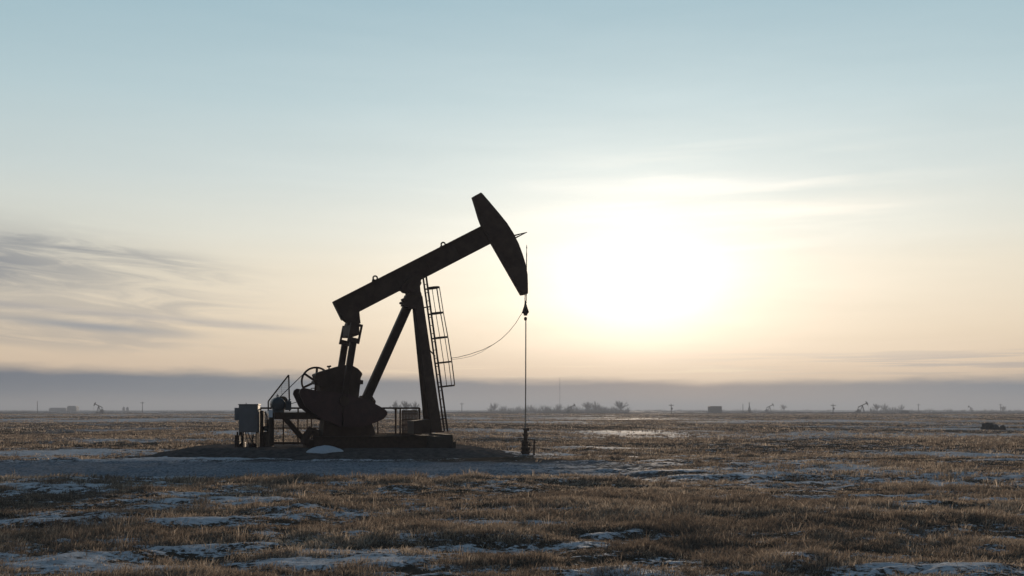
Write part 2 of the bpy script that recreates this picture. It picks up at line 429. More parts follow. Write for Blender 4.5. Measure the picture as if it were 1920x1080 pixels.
# gravel pad the well stands on
PAD_C, PAD_A, PAD_B, PAD_Z = (-6.35, 41.3), 7.9, 6.1, 0.29
def pad_z(x, y):
    q = np.sqrt(((x - PAD_C[0]) / PAD_A) ** 2 + ((y - PAD_C[1]) / PAD_B) ** 2) + (fbm(x / 2.0, y / 2.0, 71, 3) - 0.5) * 0.16
    t = 1 - sstep(q, 0.60, 1.10)
    tilt = 1 - 0.6 * sstep(x, -2.4, 0.8)
    return -0.30 + t * (0.30 + PAD_Z * tilt) + (fbm(x / 0.5, y / 0.5, 73, 4) - 0.5) * 0.06
pxs, pys = np.linspace(-15.6, 3.2, 260), np.linspace(33.6, 49.5, 260)
PX_, PY_ = np.meshgrid(pxs, pys)
PZ_ = pad_z(PX_, PY_)
pi_ = np.arange(260 * 260).reshape(260, 260)
PF_ = np.stack([pi_[:-1, :-1], pi_[:-1, 1:], pi_[1:, 1:], pi_[1:, :-1]], -1).reshape(-1, 4)
keep = (PZ_.ravel()[PF_] > -0.29).any(1)
M_gravel = material('dark_gravel', (0.135, 0.116, 0.106), 0.95, 0, 0.5, 5.0, (0.055, 0.049, 0.047), 0.9, 0.0)
pad = mesh_np('gravel_pad', np.stack([PX_, PY_, PZ_], -1).reshape(-1, 3), [PF_[keep]], M_gravel)
tag(pad, kind='structure')
def surf_z(x, y):
    x_, y_ = np.array([float(x)]), np.array([float(y)])
    return float(max(ground_z(x_, y_)[0], pad_z(x_, y_)[0]))

# dead prairie grass
def blades(n, m, d0, d1, hlo, hhi, wmin, rad=0.07):
    """n tufts of about m blades each between d0 and d1 metres"""
    d = np.sqrt(rng.uniform(d0 * d0, d1 * d1, n)); a = np.radians(rng.uniform(-29, 29, n))
    x, y = d * np.sin(a), d * np.cos(a)
    s = snow_field(x, y) + (fbm(x / .5, y / .5, 101, 2) - .5) * 3.0
    cl = fbm(x / 0.8, y / 0.8, 111, 3); big = fbm(x / 5.0, y / 6.0, 121, 3)
    tall = sstep(cl * 0.45 + big * 0.55, 0.36, 0.64)
    p = (1 - 0.86 * sstep(s, -0.7, 0.7)) * (0.5 + 0.5 * tall) * (1 - sstep(lane_field(x, y), 0.02, 0.3))
    q = np.sqrt(((x - PAD_C[0]) / PAD_A) ** 2 + ((y - PAD_C[1]) / PAD_B) ** 2)
    p = p * sstep(q, 1.02, 1.12) * (1 - sstep(y, 33.5, 35.0) * (1 - sstep(y, 39.5, 42.0)) * sstep(x, -16, -12) * (1 - sstep(x, 0.5, 2.5)))
    k = rng.random(n) < p
    x, y, d, tall, big = x[k], y[k], d[k], tall[k], big[k]
    th_h = rng.uniform(hlo, hhi, len(x)) * (0.40 + 0.85 * tall) * np.where(rng.random(len(x)) < 0.012, 2.2, 1.0) * (1 - .5 * sstep(s[k], 0, 1))
    th_t = np.clip(0.42 + 0.9 * (fbm(x / 2.2, y / 2.2, 131, 3) - .5) + rng.normal(0, .22, len(x)), 0, 1)
    th_a, th_l = rng.normal(0.3, 1.4, len(x)), np.abs(rng.normal(.35, .35, len(x)))
    th_h = th_h * (1 + .8 * np.exp(-((y - 24.9) / 1.6) ** 2) * sstep(x, -5.5, -1) * (1 - sstep(x, 4, 7.5)))
    rep = lambda v: np.repeat(v, m)
    n = len(x) * m
    rr_, ra = rad * np.sqrt(rng.random(n)), rng.uniform(0, 2 * np.pi, n)
    ox, oy = rr_ * np.cos(ra), rr_ * np.sin(ra)
    x, y, d = rep(x) + ox, rep(y) + oy, rep(d)
    z = ground_z(x, y) - 0.015
    h = rep(th_h) * rng.uniform(.35, 1.0, n)
    w = np.maximum(rng.uniform(0.004, 0.008, n), wmin * d / 1138)
    out_ = 0.55 * rr_ / rad + np.abs(rng.normal(0, .30, n))
    lx, ly = np.cos(ra) * out_ + rep(np.cos(th_a) * th_l), np.sin(ra) * out_ + rep(np.sin(th_a) * th_l)
    sx, sy = np.cos(ra + 1.57 + rng.normal(0, .8, n)), np.sin(ra + 1.57) * 0.4
    ll = np.sqrt(lx * lx + ly * ly)
    P0 = np.stack([x, y, z], -1); sd = np.stack([sx * w / 2, sy * w / 2, 0 * x], -1)
    P1 = P0 + np.stack([lx * h * .32, ly * h * .32, h * .58], -1)
    P2 = P0 + np.stack([lx * h, ly * h, h * np.clip(1 - .30 * ll, .30, 1)], -1)
    vv = np.stack([P0 - sd, P0 + sd, P1 + sd * .85, P1 - sd * .85, P2], 1).reshape(-1, 3)
    t = np.clip(rep(th_t) + rng.normal(0, .24, n), 0, 1)
    return vv, np.repeat(t, 5)
parts_ = [blades(*a) for a in (
    (46000, 13, 8.5, 16, .03, .13, .52, .07), (56000, 11, 16, 26, .04, .15, .55, .08), (50000, 9, 26, 46, .06, .18, .65, .11),
    (42000, 7, 46, 95, .08, .22, .65, .16), (42000, 5, 95, 230, .10, .24, .65, .30), (36000, 4, 230, 480, .12, .28, .6, .6))]
bv = np.concatenate([p[0] for p in parts_]); bt = np.concatenate([p[1] for p in parts_])
nb = len(bv) // 5; b0 = np.arange(nb)[:, None] * 5
M_grass = bpy.data.materials.new('dead_grass'); M_grass.use_nodes = True
S.nt = M_grass.node_tree; pb = S.nt.nodes['Principled BSDF']; out = S.nt.nodes['Material Output']
gcol = ramp(attrn('tint'), [(0.0, (0.14, 0.112, 0.093, 1)), (0.35, (0.24, 0.190, 0.150, 1)), (0.7, (0.37, 0.298, 0.236, 1)), (1.0, (0.62, 0.52, 0.42, 1))])
S.nt.nodes.remove(pb); pb = S.nt.nodes.new('ShaderNodeBsdfDiffuse'); S.nt.links.new(gcol.s, pb.inputs[0])
tr = S.nt.nodes.new('ShaderNodeBsdfTranslucent'); S.nt.links.new(gcol.s, tr.inputs[0])
ms = S.nt.nodes.new('ShaderNodeMixShader'); ms.inputs[0].default_value = 0.35
S.nt.links.new(pb.outputs[0], ms.inputs[1]); S.nt.links.new(tr.outputs[0], ms.inputs[2]); S.nt.links.new(ms.outputs[0], out.inputs[0])
grass = mesh_np('dry_grass', bv, [b0 + np.array([[0, 1, 2, 3]]), b0 + np.array([[3, 2, 4]])], M_grass, False)
attr(grass, 'tint', bt)
tag(grass, 'dead straw brown prairie grass growing between the snow patches', 'grass', kind='stuff')
print('blades', nb)

# ------------------------------------------------------------------ the pumpjack
THETA = R(18); CT, ST = math.cos(THETA), math.sin(THETA)
PD = 40.0
PO = Vector(((760 - 960) / FPX * PD, PD, PAD_Z - 0.01))
def P(px, py, y=0.0):
    """point of the pump's own frame (x along the beam, y to the far side) on the plane y, seen at this place of the photo"""
    k = (px - 960) / FPX
    bx, by = PO.x - ST * y, PO.y + CT * y
    f = (k * by - bx) / (CT - k * ST); t = by + f * ST
    return Vector((f, y, CAMH - (py - HORIZON) / FPX * t - PO.z))
def P2(pts, y=0.0): return [(p.x, p.z) for p in (P(a, b, y) for a, b in pts)]
def at_y(p, y): return Vector((p.x, y, p.z))
jack = empty('pumpjack', PO, THETA, 'large dark oil pumpjack with raised horse head, standing on the gravel pad', 'pumpjack')
J = jack
# skid
b = MB()
for y in (-0.85, 0.85):
    q0, q1 = P(590, 813, y), P(812, 813, y)
    b.hbeam((q0.x, y, 0.21), (q1.x, y, 0.21), 0.22, 0.42, 0.03)
for i in range(6):
    x = P(596, 820).x + i * 0.82
    b.box((x - .08, -0.83, 0.04), (x + .08, 0.83, 0.36))
b.box((P(592, 800).x, -0.95, -0.06), (P(700, 800).x, 0.95, 0.0))
b.build('skid', M_rust, J)
b = MB()
b.box((P(804, 800, -1.2).x, -1.20, -0.34), (P(850, 800, -1.2).x, 1.20, 0.40), 0.03)
b.box((P(836, 800, -1.22).x, -1.22, 0.34), (P(849, 800, -1.22).x, 1.22, 0.46), 0.01)
b.box((P(850.3, 800, -1.1).x, -1.1, -0.38), (P(855.5, 800, -1.1).x, 1.1, 0.22), 0.02); b.box((P(855.8, 800, -1.1).x, -1.05, -0.4), (P(858.5, 800, -1.1).x, .3, -0.02), 0.02)
b.build('foundation_block', M_conc, J)
b = MB(); b.prism(P2([(770, 789), (803, 786), (803, 813), (770, 813)]), -0.5, 0.5); b.build('junction_box', M_paint, J)
# samson post
ct, cb = P(781.5, 556), P(812.5, 809)
for s in (-1, 1):
    b = MB(); p0, p1 = at_y(ct, s * .10), at_y(cb, s * .42)
    for y0_, y1_, g0, g1 in ((-.13, -.10, 0, 0), (.10, .13, 0, 0), (-.10, .10, .05, .05)):     # channel-built, wider towards the foot
        w0, w1 = .15 - g0, .19 - g1
        b.add([p0 + Vector((-w0, y0_, 0)), p0 + Vector((w0, y0_, 0)), p0 + Vector((w0, y1_, 0)), p0 + Vector((-w0, y1_, 0)),
               p1 + Vector((-w1, y0_, 0)), p1 + Vector((w1, y0_, 0)), p1 + Vector((w1, y1_, 0)), p1 + Vector((-w1, y1_, 0))],
              [(0, 1, 2, 3), (7, 6, 5, 4), (0, 4, 5, 1), (1, 5, 6, 2), (2, 6, 7, 3), (3, 7, 4, 0)])
    q = p1; b.box((q.x - .24, q.y - .2, q.z - .02), (q.x + .24, q.y + .2, q.z + .04))
    b.build('leg', M_paint, J)
for t in (0.3, 0.55, 0.8):
    c = ct.lerp(cb, t); w = .10 + (.42 - .10) * t
    MB().beam(at_y(c, -w), at_y(c, w), 0.12, 0.12, (0, 0, 1)).build('cross_brace', M_paint, J)
b = MB(); b.hbeam(P(767, 568), P(684.5, 752), 0.34, 0.29, 0.03)
b.build('rear_brace', M_paint, J)
b = MB(); b.prism(P2([(677, 742), (694, 742), (701, 752), (700, 760), (676, 760)]), -0.35, 0.35)
c = P(694, 752, -0.36); b.tube([c, c + Vector((0, .72, 0))], 0.12, 14)
c = P(696, 752, -0.5); b.ring(c, 0.075, 0.02, n=20)
b.build('brace_foot', M_paint, J)
b = MB(); b.prism(P2([(761, 553), (787.5, 553), (792, 579), (772.5, 578.5), (766.5, 578.5), (753.5, 573)]), -0.24, 0.24)
for px, py in ((757, 566), (789, 563), (760, 560)):
    c = P(px, py, -0.27); b.tube([c, c + Vector((0, .54, 0))], 0.05, 6)
b.build('post_head', M_paint, J)
b = MB(); b.prism(P2([(749, 545), (750, 541), (756, 530), (780, 516), (789, 521), (786, 527), (785.5, 530), (787, 532), (784, 538), (785, 548), (787, 553), (764, 553.5), (763, 549), (757.5, 548), (754, 544.5)]), -0.30, 0.30)
c = P(773, 538, -0.38); b.tube([c, c + Vector((0, .76, 0))], 0.15, 18)
b.build('saddle_bearing', M_paint, J)
# walking beam
b = MB()
b.prism(P2([(625.5, 567), (904, 425), (921.5, 454.5), (641.5, 599.5)]), -0.12, 0.12)
b.prism(P2([(624.5, 565.3), (903, 423.2), (904.5, 426), (626, 568.2)]), -0.17, 0.17)
b.prism(P2([(641, 598), (920.5, 453.2), (922, 456), (642, 601)]), -0.17, 0.17)
for t in (0.0, 0.2, 0.4, 0.6, 0.8):
    a0 = P(624.5 + t * 278, 566 - t * 142); a1 = P(641 + t * 280, 599.5 - t * 145)
    b.beam(a0, a1, 0.28, 0.03)
b.build('walking_beam', M_paint, J)
for px, py in ((831, 460), (703.5, 523)):
    b = MB(); b.ring(P(px, py - 1.5), 0.075, 0.028, n=20); c = P(px, py + 3)
    b.box((c.x - .11, -.04, c.z - .06), (c.x + .11, .04, c.z + .03)); b.build('lifting_eye', M_paint, J)
# horse head
hh = [(886, 369.5), (899.5, 362.2), (902.5, 364.5), (915, 379), (934, 401.5), (948.5, 419.5), (960.5, 438.5), (970, 457.5), (977.5, 477.5), (983.3, 496.5),
      (986.8, 515.5), (987.4, 533), (987.5, 551), (983.5, 553), (977.5, 553.6), (921, 455), (903.2, 423), (898, 409.5), (892, 389)]
b = MB(); b.prism(P2(hh), -0.16, 0.16)
for y in (-0.165, 0.165):       # raised edge strips of the cheek plates
    for p, q in zip(hh[14:], hh[15:] + hh[:1]): b.beam(P(*p, y).lerp(P(940, 450, y), .03), P(*q, y).lerp(P(940, 450, y), .03), 0.03, 0.05)
b.build('horse_head', M_paint, J)
b = MB(); tip = P(988, 435.5)
for (px, py, y) in ((965, 441, -.12), (967, 446, .12)): b.tube([P(px - 4, py + 1.5, y), tip + Vector((0, y * .1, 0))], [0.03, 0.012], 6)
b.build('cable_hook', M_paint, J)
# bridle, carrier, polished rod
for y in (-.07, .07):
    MB().tube([P(984.8, 550, y), P(984.2, 560, y), P(984.8, 580, y * .9)], 0.016, 6).build('bridle_cable', M_steel, J)
b = MB()
c0 = P(985.3, 592); sc_ = (P(985.3, 564).z - c0.z)
prof = [(.02, 0), (.075, .01), (.085, .12), (.125, .18), (.135, .27), (.125, .36), (.10, .48), (.07, .62), (.045, .80), (.04, .95), (.03, 1.0)]
b.lathe(c0, [(r_ * .86, z_ * sc_) for r_, z_ in prof], 18)
b.box((c0.x - .09, -.16, c0.z + .10), (c0.x + .08, .16, c0.z + .16), .01)
b.lathe(P(985.3, 601), [(.02, 0), (.045, .01), (.055, .05), (.055, .10), (.03, .13)], 12)
b.build('carrier_bar', M_rust, J)
b = MB(); b.tube([P(985.4, 803), P(986.0, 598)], 0.022, 8); b.tube([P(986.4, 590), P(987.3, 520), P(987.5, 474)], 0.020, 8); b.tube([P(987.5, 474), P(987.6, 459)], [.014, .010], 6)
b.lathe(P(987.6, 466), [(.012, 0), (.022, .01), (.022, .06), (.012, .07)], 8)
b.build('polished_rod', M_steel, J)
b = MB()
pts = [(845, 671.5), (858, 670), (880, 664.5), (905, 656), (925, 646), (940, 635.5), (955, 621), (967, 606), (975.5, 592), (982, 583)]
b.tube([P(*p, -.05) for p in pts], 0.010, 5)
b.build('signal_cable', M_black, J); b = MB()
pts = [(846, 674.5), (868, 671.5), (885, 667.5), (903, 660), (925, 646)]
b.tube([P(*p, .12) for p in pts], 0.006, 5)
b.build('signal_cable', M_black, J)
# tail bearing, equalizer, pitmans
b = MB(); b.prism(P2([(634, 585), (642, 598), (653.5, 608), (674, 607), (673, 600), (671, 580), (660, 574)]), -0.24, 0.24); b.build('tail_bearing', M_paint, J)
b = MB()
c = P(657, 622); hw = P(665, 622).x - c.x
b.box((c.x - hw, -.92, c.z - .17), (c.x + hw, .92, c.z + .20), .03)
b.tube([c + Vector((0, -.32, .22)), c + Vector((0, .32, .22))], .16, 16)
b.build('equalizer', M_paint, J)
for y in (-.84, .84):
    b = MB()
    ex = 0.0                     # clevis of two straps round the end of the equalizer
    A0, A1 = P(661, 610), P(654, 645)
    d = (A1 - A0).normalized(); n_ = Vector((d.z, 0, -d.x))
    for s in (-1, 1):
        o = n_ * s * 0.175
        b.beam(at_y(A0 + o, y), at_y(A1 + o, y), 0.16, 0.055)
    lo = A1 + (A0 - A1) * 0.13
    b.beam(at_y(lo - n_ * .20, y), at_y(lo + n_ * .20, y), 0.18, 0.16)
    tp = A0 + (A1 - A0) * 0.06
    b.beam(at_y(tp - n_ * .20, y), at_y(tp + n_ * .20, y), 0.16, 0.08)
    B1 = P(637.0, 752)
    b.hbeam(at_y(A1, y), at_y(B1, y), 0.20, 0.215, 0.025)
    c = at_y(B1, y); b.tube([c - Vector((0, .14, 0)), c + Vector((0, .14, 0))], .17, 16)
    b.build('pitman_arm', M_paint, J)
# gear reducer on its tower
gb = [(588, 704), (589, 701), (602, 696), (616, 692), (631, 687.5), (646, 685), (658, 687), (667, 692), (674, 699.5), (675, 703), (672, 709), (671.5, 713), (676.5, 713.5), (676.5, 721),
      (671, 720.5), (668, 748), (666, 790), (610, 790), (598, 735), (595, 721), (587, 719.5), (587, 715), (592, 712)]
b = MB(); b.prism(P2(gb), -.45, .45)
for y in (-.47, .47):
    b.prism(P2([(588, 712), (676, 712), (676, 717), (588, 717)], y), y - .02, y + .02)
    c = P(650, 765, y); b.tube([c, c + Vector((0, .25 if y > 0 else -.25, 0))], .16, 18)
    c = P(603, 716, y); b.tube([c, c + Vector((0, .12 if y > 0 else -.12, 0))], .14, 18)
for px in (592, 606, 634, 650, 668, 674):
    for y in (-.42, .42):
        c = P(px, 711, y); b.tube([c, c + Vector((0, 0, .10))], .03, 6)
gbx = b.build('gearbox', M_paint, J)
b = MB(); c = P(617, 693); b.tube([c, c + Vector((0, 0, .12))], .025, 8); b.tube([c + Vector((-.07, 0, .10)), c + Vector((.07, 0, .12))], .03, 8); b.build('breather', M_paint, gbx)
b = MB(); a0, a1 = P(583.5, 737, -.3), P(583.5, 728, -.3); b.tube([a0, a1, P(591, 728, -.3)], .018, 6); b.build('bracket', M_paint, gbx)
b = MB(); b.prism(P2([(604, 788), (598, 834), (700, 834), (697, 806), (690, 788), (684, 758), (664, 752), (612, 760)]), -.52, .52); b.build('gearbox_tower', M_paint, J)
b = MB()
for y in (-.35, .35): b.tube([P(570, 833, y), P(574, 818, y), P(583, 806, y), P(592, 810, y), P(596, 833, y)], .14, 8)
b.box((P(572, 830).x, -.5, .0), (P(600, 830).x, .5, .30), .02)
b.build('brake_housing', M_paint, J)
# cranks with their counterweights
CW = [(555, 738), (557, 731), (562, 728), (573, 730), (590, 734), (612, 735), (640, 739), (680, 750), (703, 762), (713, 768), (717, 773), (716, 778), (710, 785), (695, 792), (670, 800), (630, 799), (592, 783), (566, 762)]
for y in (-.68, .68):
    b = MB(); b.prism(P2([(578, 742), (660, 752), (700, 770), (698, 782), (640, 778), (576, 756)]), y - .10, y + .10)
    c = P(650, 765, y); b.tube([c - Vector((0, .16, 0)), c + Vector((0, .16, 0))], .22, 20)
    ck = b.build('crank', M_paint, J)
    s = -1 if y < 0 else 1
    for half in (0, 1):
        pts = [p for p in CW if (p[0] < 634) == (half == 0)]
        pts = pts + [(633, 799), (633, 738)] if half == 0 else pts
        if half == 0: pts = sorted(pts, key=lambda p: math.atan2(p[1] - 763, p[0] - 600))
        else: pts = sorted(pts + [(636, 739), (636, 799)], key=lambda p: math.atan2(p[1] - 772, p[0] - 668))
        b = MB(); b.prism(P2(pts), y + s * .11 - .09, y + s * .11 + .09)
        cx_ = 585 if half == 0 else 690
        for dx in (-9, 9):
            c = P(cx_ + dx, 752 if half == 0 else 776, y + s * .2); b.tube([c - Vector((0, .03, 0)), c + Vector((0, .03, 0))], .05, 8)
        inner = [(600 + (px_ - 600) * .86, 760 + (py_ - 760) * .80) if half == 0 else (668 + (px_ - 668) * .86, 772 + (py_ - 772) * .8) for px_, py_ in pts]
        b.prism(P2(inner), y + s * .20 - .012, y + s * .20 + .012)
        b.build('counterweight', M_red, ck)
# big sheave, belt, motor
YS = 1.0
cs = P(592.5, 715.5, YS)
rs_ = (P(620.5, 715.5, YS) - cs).length - .03
b = MB(); b.ring(cs, rs_, 0.035, n=56); b.ring(cs + Vector((0, .06, 0)), rs_, 0.03, n=56)
for k in range(6):
    a = k * math.pi / 3 + .45; e = Vector((math.cos(a), 0, math.sin(a)))
    b.beam(cs + e * .07, cs + e * rs_, 0.05, 0.075)
b.tube([cs - Vector((0, .5, 0)), cs + Vector((0, .12, 0))], .10, 14)
b.build('sheave', M_paint, J)
YM = 0.0
cm = P(522.5, 757.8, -.25); rm = (P(535.3, 757.8, -.25) - cm).length
b = MB()
b.tube([cm + Vector((0, y_, 0)) for y_ in (0, .03, .06, .55, .60, .64)], [rm * .80, rm * .96, rm, rm, rm * .95, rm * .7], 28)
for k in range(18):
    a = 2 * math.pi * k / 18; e = Vector((math.cos(a), 0, math.sin(a)))
    b.beam(cm + e * rm + Vector((0, .1, 0)), cm + e * rm + Vector((0, .52, 0)), .012, .03, tuple(Vector((-e.z, 0, e.x))))
b.tube([cm + Vector((0, .6, 0)), cm + Vector((0, YS + .25 + .1, 0))], .035, 10)
b.box((cm.x - .17, .0 - .22, cm.z - rm - .06), (cm.x + .17, .32, cm.z - rm * .8))
mot = b.build('motor', M_motor, J, True)
b = MB(); b.ring(cm + Vector((0, .3, rm + .04)), .035, .012, n=14); c = cm + Vector((0, .3, rm)); b.tube([c, c + Vector((-.01, 0, .12))], .012, 6); b.build('eye_bolt', M_motor, mot)
q0, q1 = P(535.5, 769, -.2), P(546, 752, -.2)
b = MB(); b.box((q0.x, -.25, q0.z), (q1.x, .15, q1.z), .015); b.tube([P(541, 752, -.1), P(544, 748, -.1)], .03, 8); b.build('terminal_box', M_motor, mot)
sm = P(530, 752, YS); rsm = .17
b = MB(); b.tube([sm - Vector((0, .07, 0)), sm + Vector((0, .09, 0))], rsm, 20); b.build('motor_pulley', M_paint, J)
b = MB()
dv_ = cs - sm; base_a = math.atan2(dv_.z, dv_.x); L_ = math.hypot(dv_.x, dv_.z)
for s in (-1, 1):
    a = base_a + s * (math.pi / 2 + math.asin((rs_ - rsm) / L_) * (-1))
    a = base_a + s * math.acos((rsm - rs_) / L_) if False else base_a + s * (math.pi / 2 + math.asin((rs_ - rsm) / L_))
    e = Vector((math.cos(a), 0, math.sin(a)))
    b.beam(sm + e * rsm, cs + e * rs_, .10, .022)
b.build('drive_belt', M_black, J)
b = MB(); b.box((P(513, 780).x, -.4, P(515, 786).z), (P(602, 780).x, .4, P(515, 773).z)); b.build('motor_rail', M_paint, J)
for y in (-.36, .36):
    MB().hbeam(P(509, 775, y), at_y(P(509, 836, y), y), .14, .16, .02).build('motor_post', M_rust, J)
b = MB(); b.hbeam(P(533, 783, -.3), P(577, 833, -.3), .18, .17, .02); b.build('diagonal_strut', M_paint, J)
b = MB(); q0, q1 = P(503.5, 782.5, -.5), P(511, 768.5, -.5); b.box((q0.x, -.52, q0.z), (q1.x, -.50, q1.z)); b.build('plate', M_white, J)
b = MB()
for y in (YS + .26,):
    g = [P(503, 771, y), P(503, 752.5, y), P(541.3, 703, y), P(543, 771, y)]
    for p, q in zip(g, g[1:]): b.tube([p, q], .026, 6)
    b.tube([P(527.5, 721, y), P(530, 771, y)], .006, 4)
    for t in np.linspace(.06, .94, 22):      # wire mesh
        p = g[1].lerp(g[2], t); b.tube([p, Vector((p.x + .02, y, g[0].z))], .0028, 3, False)
    for zz in np.arange(g[0].z, g[2].z, .07):
        if zz > g[1].z:
            t = (zz - g[1].z) / (g[2].z - g[1].z); xl = g[1].x + (g[2].x - g[1].x) * t
        else: xl = g[0].x
        b.tube([Vector((xl, y, zz)), Vector((g[3].x, y, zz))], .0028, 3, False)
b.build('belt_guard', M_paint, J)
# ladder with safety cage, fixed to the front of the samson post
lt, lb = P(796, 518), P(836.3, 809)
ld = (lb - lt).normalized(); lf = Vector((-ld.z, 0, ld.x));
if lf.x < 0: lf = -lf
b = MB()
for y in (-.225, .225): b.beam(at_y(lt, y), at_y(lb, y), .03 if y > 0 else .04, .06)
n_r = int((lb - lt).length / .29)
for i in range(1, n_r): 
    c = lt.lerp(lb, i / n_r); b.tube([at_y(c, -.22), at_y(c, .22)], .013, 6)
for (a0, a1) in (((790, 577.5), (806, 575)), ((806, 657), (816, 668)), ((826, 786), (834, 785))):
    for y in (-.2, .2): b.tube([P(*a0, y * .6), P(*a1, y)], .022, 6)
lad = b.build('ladder', M_rust, J)
hoops = [(801, 541, 824), (805.5, 588.5, 831.5), (812.5, 634.5, 840), (819.5, 681, 847.5), (825.5, 725.5, 853)]
b = MB(); rings = []
for px, py, pf in hoops:
    c = lt + ld * ((P(px, py).z - lt.z) / ld.z)
    depth = (P(pf, py - 2.5).x - c.x)
    hd = Vector((1, 0, .115))
    pts = [at_y(c, -.225)] + [c + hd * depth * fx_ + Vector((0, yy, 0)) for fx_, yy in ((.35, -.36), (.62, -.34), (.88, -.20), (1, 0), (.88, .20), (.62, .34), (.35, .36))] + [at_y(c, .225)]
    rings.append(pts)
    for p, q in zip(pts, pts[1:]): b.beam(p, q, .012, .055, tuple((q - p).normalized().cross(Vector((0, 0, 1)))))
for k in (2, 3, 4, 5, 6):
    for r0, r1 in zip(rings, rings[1:]): b.tube([r0[k], r1[k]], .013, 5)
b.build('safety_cage', M_rust, lad)

# ------------------------------------------------------------------ guard railing behind the pump
YR = 1.9
rail = empty('guard_railing', PO + Vector((-ST * YR, CT * YR, 0)), THETA, 'low brown pipe guard railing running behind the pumpjack base', 'railing')
def G(px, py): p = P(px, py, YR); return Vector((p.x, 0, p.z))
b = MB(); b.tube([G(487.5, 765.2), G(787, 765.2)], .032, 8); b.tube([G(505, 802.5), G(600, 802.5)], .022, 6); b.tube([G(505, 830.5), G(600, 831)], .04, 8); b.tube([G(700, 814), G(790, 814)], .03, 6)
b.build('rail', M_rust, rail)
for px, w in ((488.5, .035), (531.5, .03), (559, .03), (576, .022), (584, .026), (708.5, .028), (742, .04), (750.5, .034), (786.5, .045)):
    b = MB(); b.tube([G(px, 765), G(px, 834)], w, 8); b.build('post', M_rust, rail)
b = MB()
q0, q1 = G(754, 813), G(782, 770.5)
for z in (q0.z, q1.z): b.box((q0.x, -.02, z - .03), (q1.x, .02, z + .03))
for i in range(11):
    x = q0.x + (q1.x - q0.x) * i / 10; b.box((x - .022, -.035, q0.z), (x + .022, -.021, q1.z))
for i in range(4):
    z = q0.z + (q1.z - q0.z) * (i + .5) / 4; b.box((q0.x, -.0205, z - .03), (q1.x, -.008, z + .03))
b.build('slatted_panel', M_wood, rail)

# ------------------------------------------------------------------ things on the pad
def W(px, py, d): return Vector(((px - 960) / FPX * d, d, zpix(py, d)))
# control cabinet
D = 39.6
c = W(466, 835, D); gz_ = surf_z(c.x, D + .2)
cab = empty('control_cabinet', (c.x, D, gz_), 0, 'tall grey electrical cabinet on thin legs with a box on its side', 'cabinet')
def C_(px, py): p = W(px, py, D); return (p.x - c.x, p.z - gz_)
x0, z0 = C_(447.5, 810.5); x1, z1 = C_(483.5, 758.5)
b = MB(); b.box((x0, 0, z0), (x1, .38, z1), .012); b.box((x0 - .015, -.02, z1 - .015), (x1 + .02, .42, z1 + .018), .006); b.tube([((x0 + x1) / 2 - .12, .2, z1), ((x0 + x1) / 2 - .12, .2, z1 + .06)], .015, 6)
body = b.build('body', M_grey, cab)
b = MB(); b.box((x0 + .035, -.016, z0 + .035), (x1 - .03, -.001, z1 - .05), .005); dr = b.build('door', M_grey, cab)
b = MB(); b.tube([(x1 - .09, -.05, z0 + .45), (x1 - .09, -.05, z0 + .60)], .012, 6); b.box((x1 - .11, -.035, z0 + .50), (x1 - .07, -.015, z0 + .56)); b.build('handle', M_steel, dr)
s0, t0 = C_(438.5, 788); s1, t1 = C_(447, 764.5)
b = MB(); b.box((s0, .08, t0), (s1 - .002, .32, t1), .008); b.build('side_box', M_grey, cab)
for px, y in ((444, .1), (480, .06), (452, .34), (480, .34)):
    xx, _ = C_(px, 800); b = MB(); b.beam((xx, y, -.06), (xx, y, z0 + .02), .05, .05); b.build('leg', M_rust, cab)
b = MB()
for px, bend in ((447, -.02), (450, .03), (458, .10), (462, .22), (470, .02), (474, -.12)):
    xx, _ = C_(px, 800); b.tube([(xx, .2, z0 + .01), (xx + bend * .3, .2, z0 - .2), (xx + bend, .22, .12), (xx + bend * 1.3, .24, -.04)], .016 if px > 450 else .03, 6)
b.build('conduit', M_black, cab)
b = MB(); xx, _ = C_(442.5, 820); b.box((xx - .06, .05, -.04), (xx + .10, .3, .42), .02); b.build('junction_box', M_rust, cab)
for i, (px, ww, hh_, lab) in enumerate(((455, .10, .16, 'small rusty valve box under the left of the grey cabinet'), (474, .13, .13, 'small rusty valve box under the right of the grey cabinet'))):
    p = W(px, 835, D + .55); zz = surf_z(p.x, p.y)
    b = MB(); b.box((-ww, -.1, -.03), (ww, .1, hh_), .02); b.tube([(0, 0, hh_), (0, 0, hh_ + .08)], .02, 8); b.ring((0, 0, hh_ + .09), .06, .012, axis='z', n=16)
    o = b.build('valve_box', M_red, None); o.location = (p.x, p.y, zz); tag(o, lab, 'valve box')
# posts beside the motor
p = W(491.3, 836, 39.9); zz = surf_z(p.x, p.y)
post = empty('rusty_post', (p.x, p.y, zz), 0, 'rusty brown upright post right of the grey cabinet', 'post')
b = MB(); b.box((-.068, -.07, -.1), (.068, .07, zpix(770, 39.9) - zz), .015); b.build('upright', M_rust, post)
b = MB(); b.tube([(0.1, 0, zpix(772, 39.9) - zz), (.17, 0, zpix(780, 39.9) - zz), (.17, 0, zpix(808, 39.9) - zz)], .025, 8); b.tube([(.10, .03, zpix(776, 39.9) - zz), (.11, .03, zpix(800, 39.9) - zz)], .015, 6)
b.box((.07, -.05, zpix(808, 39.9) - zz), (.22, .06, zpix(799, 39.9) - zz), .02); b.build('cable_drop', M_black, post)
p = W(502, 836, 40.1); zz = surf_z(p.x, p.y)
b = MB(); b.box((-.18, -.14, -.06), (.19, .14, zpix(809, 40.1) - zz), .02); b.box((-.02, -.10, zpix(809, 40.1) - zz), (.17, .10, zpix(786, 40.1) - zz), .015)
o = b.build('switch_box', M_wood, None); o.location = (p.x, p.y, zz); tag(o, 'weathered brown stepped box at the foot of the motor post', 'box')
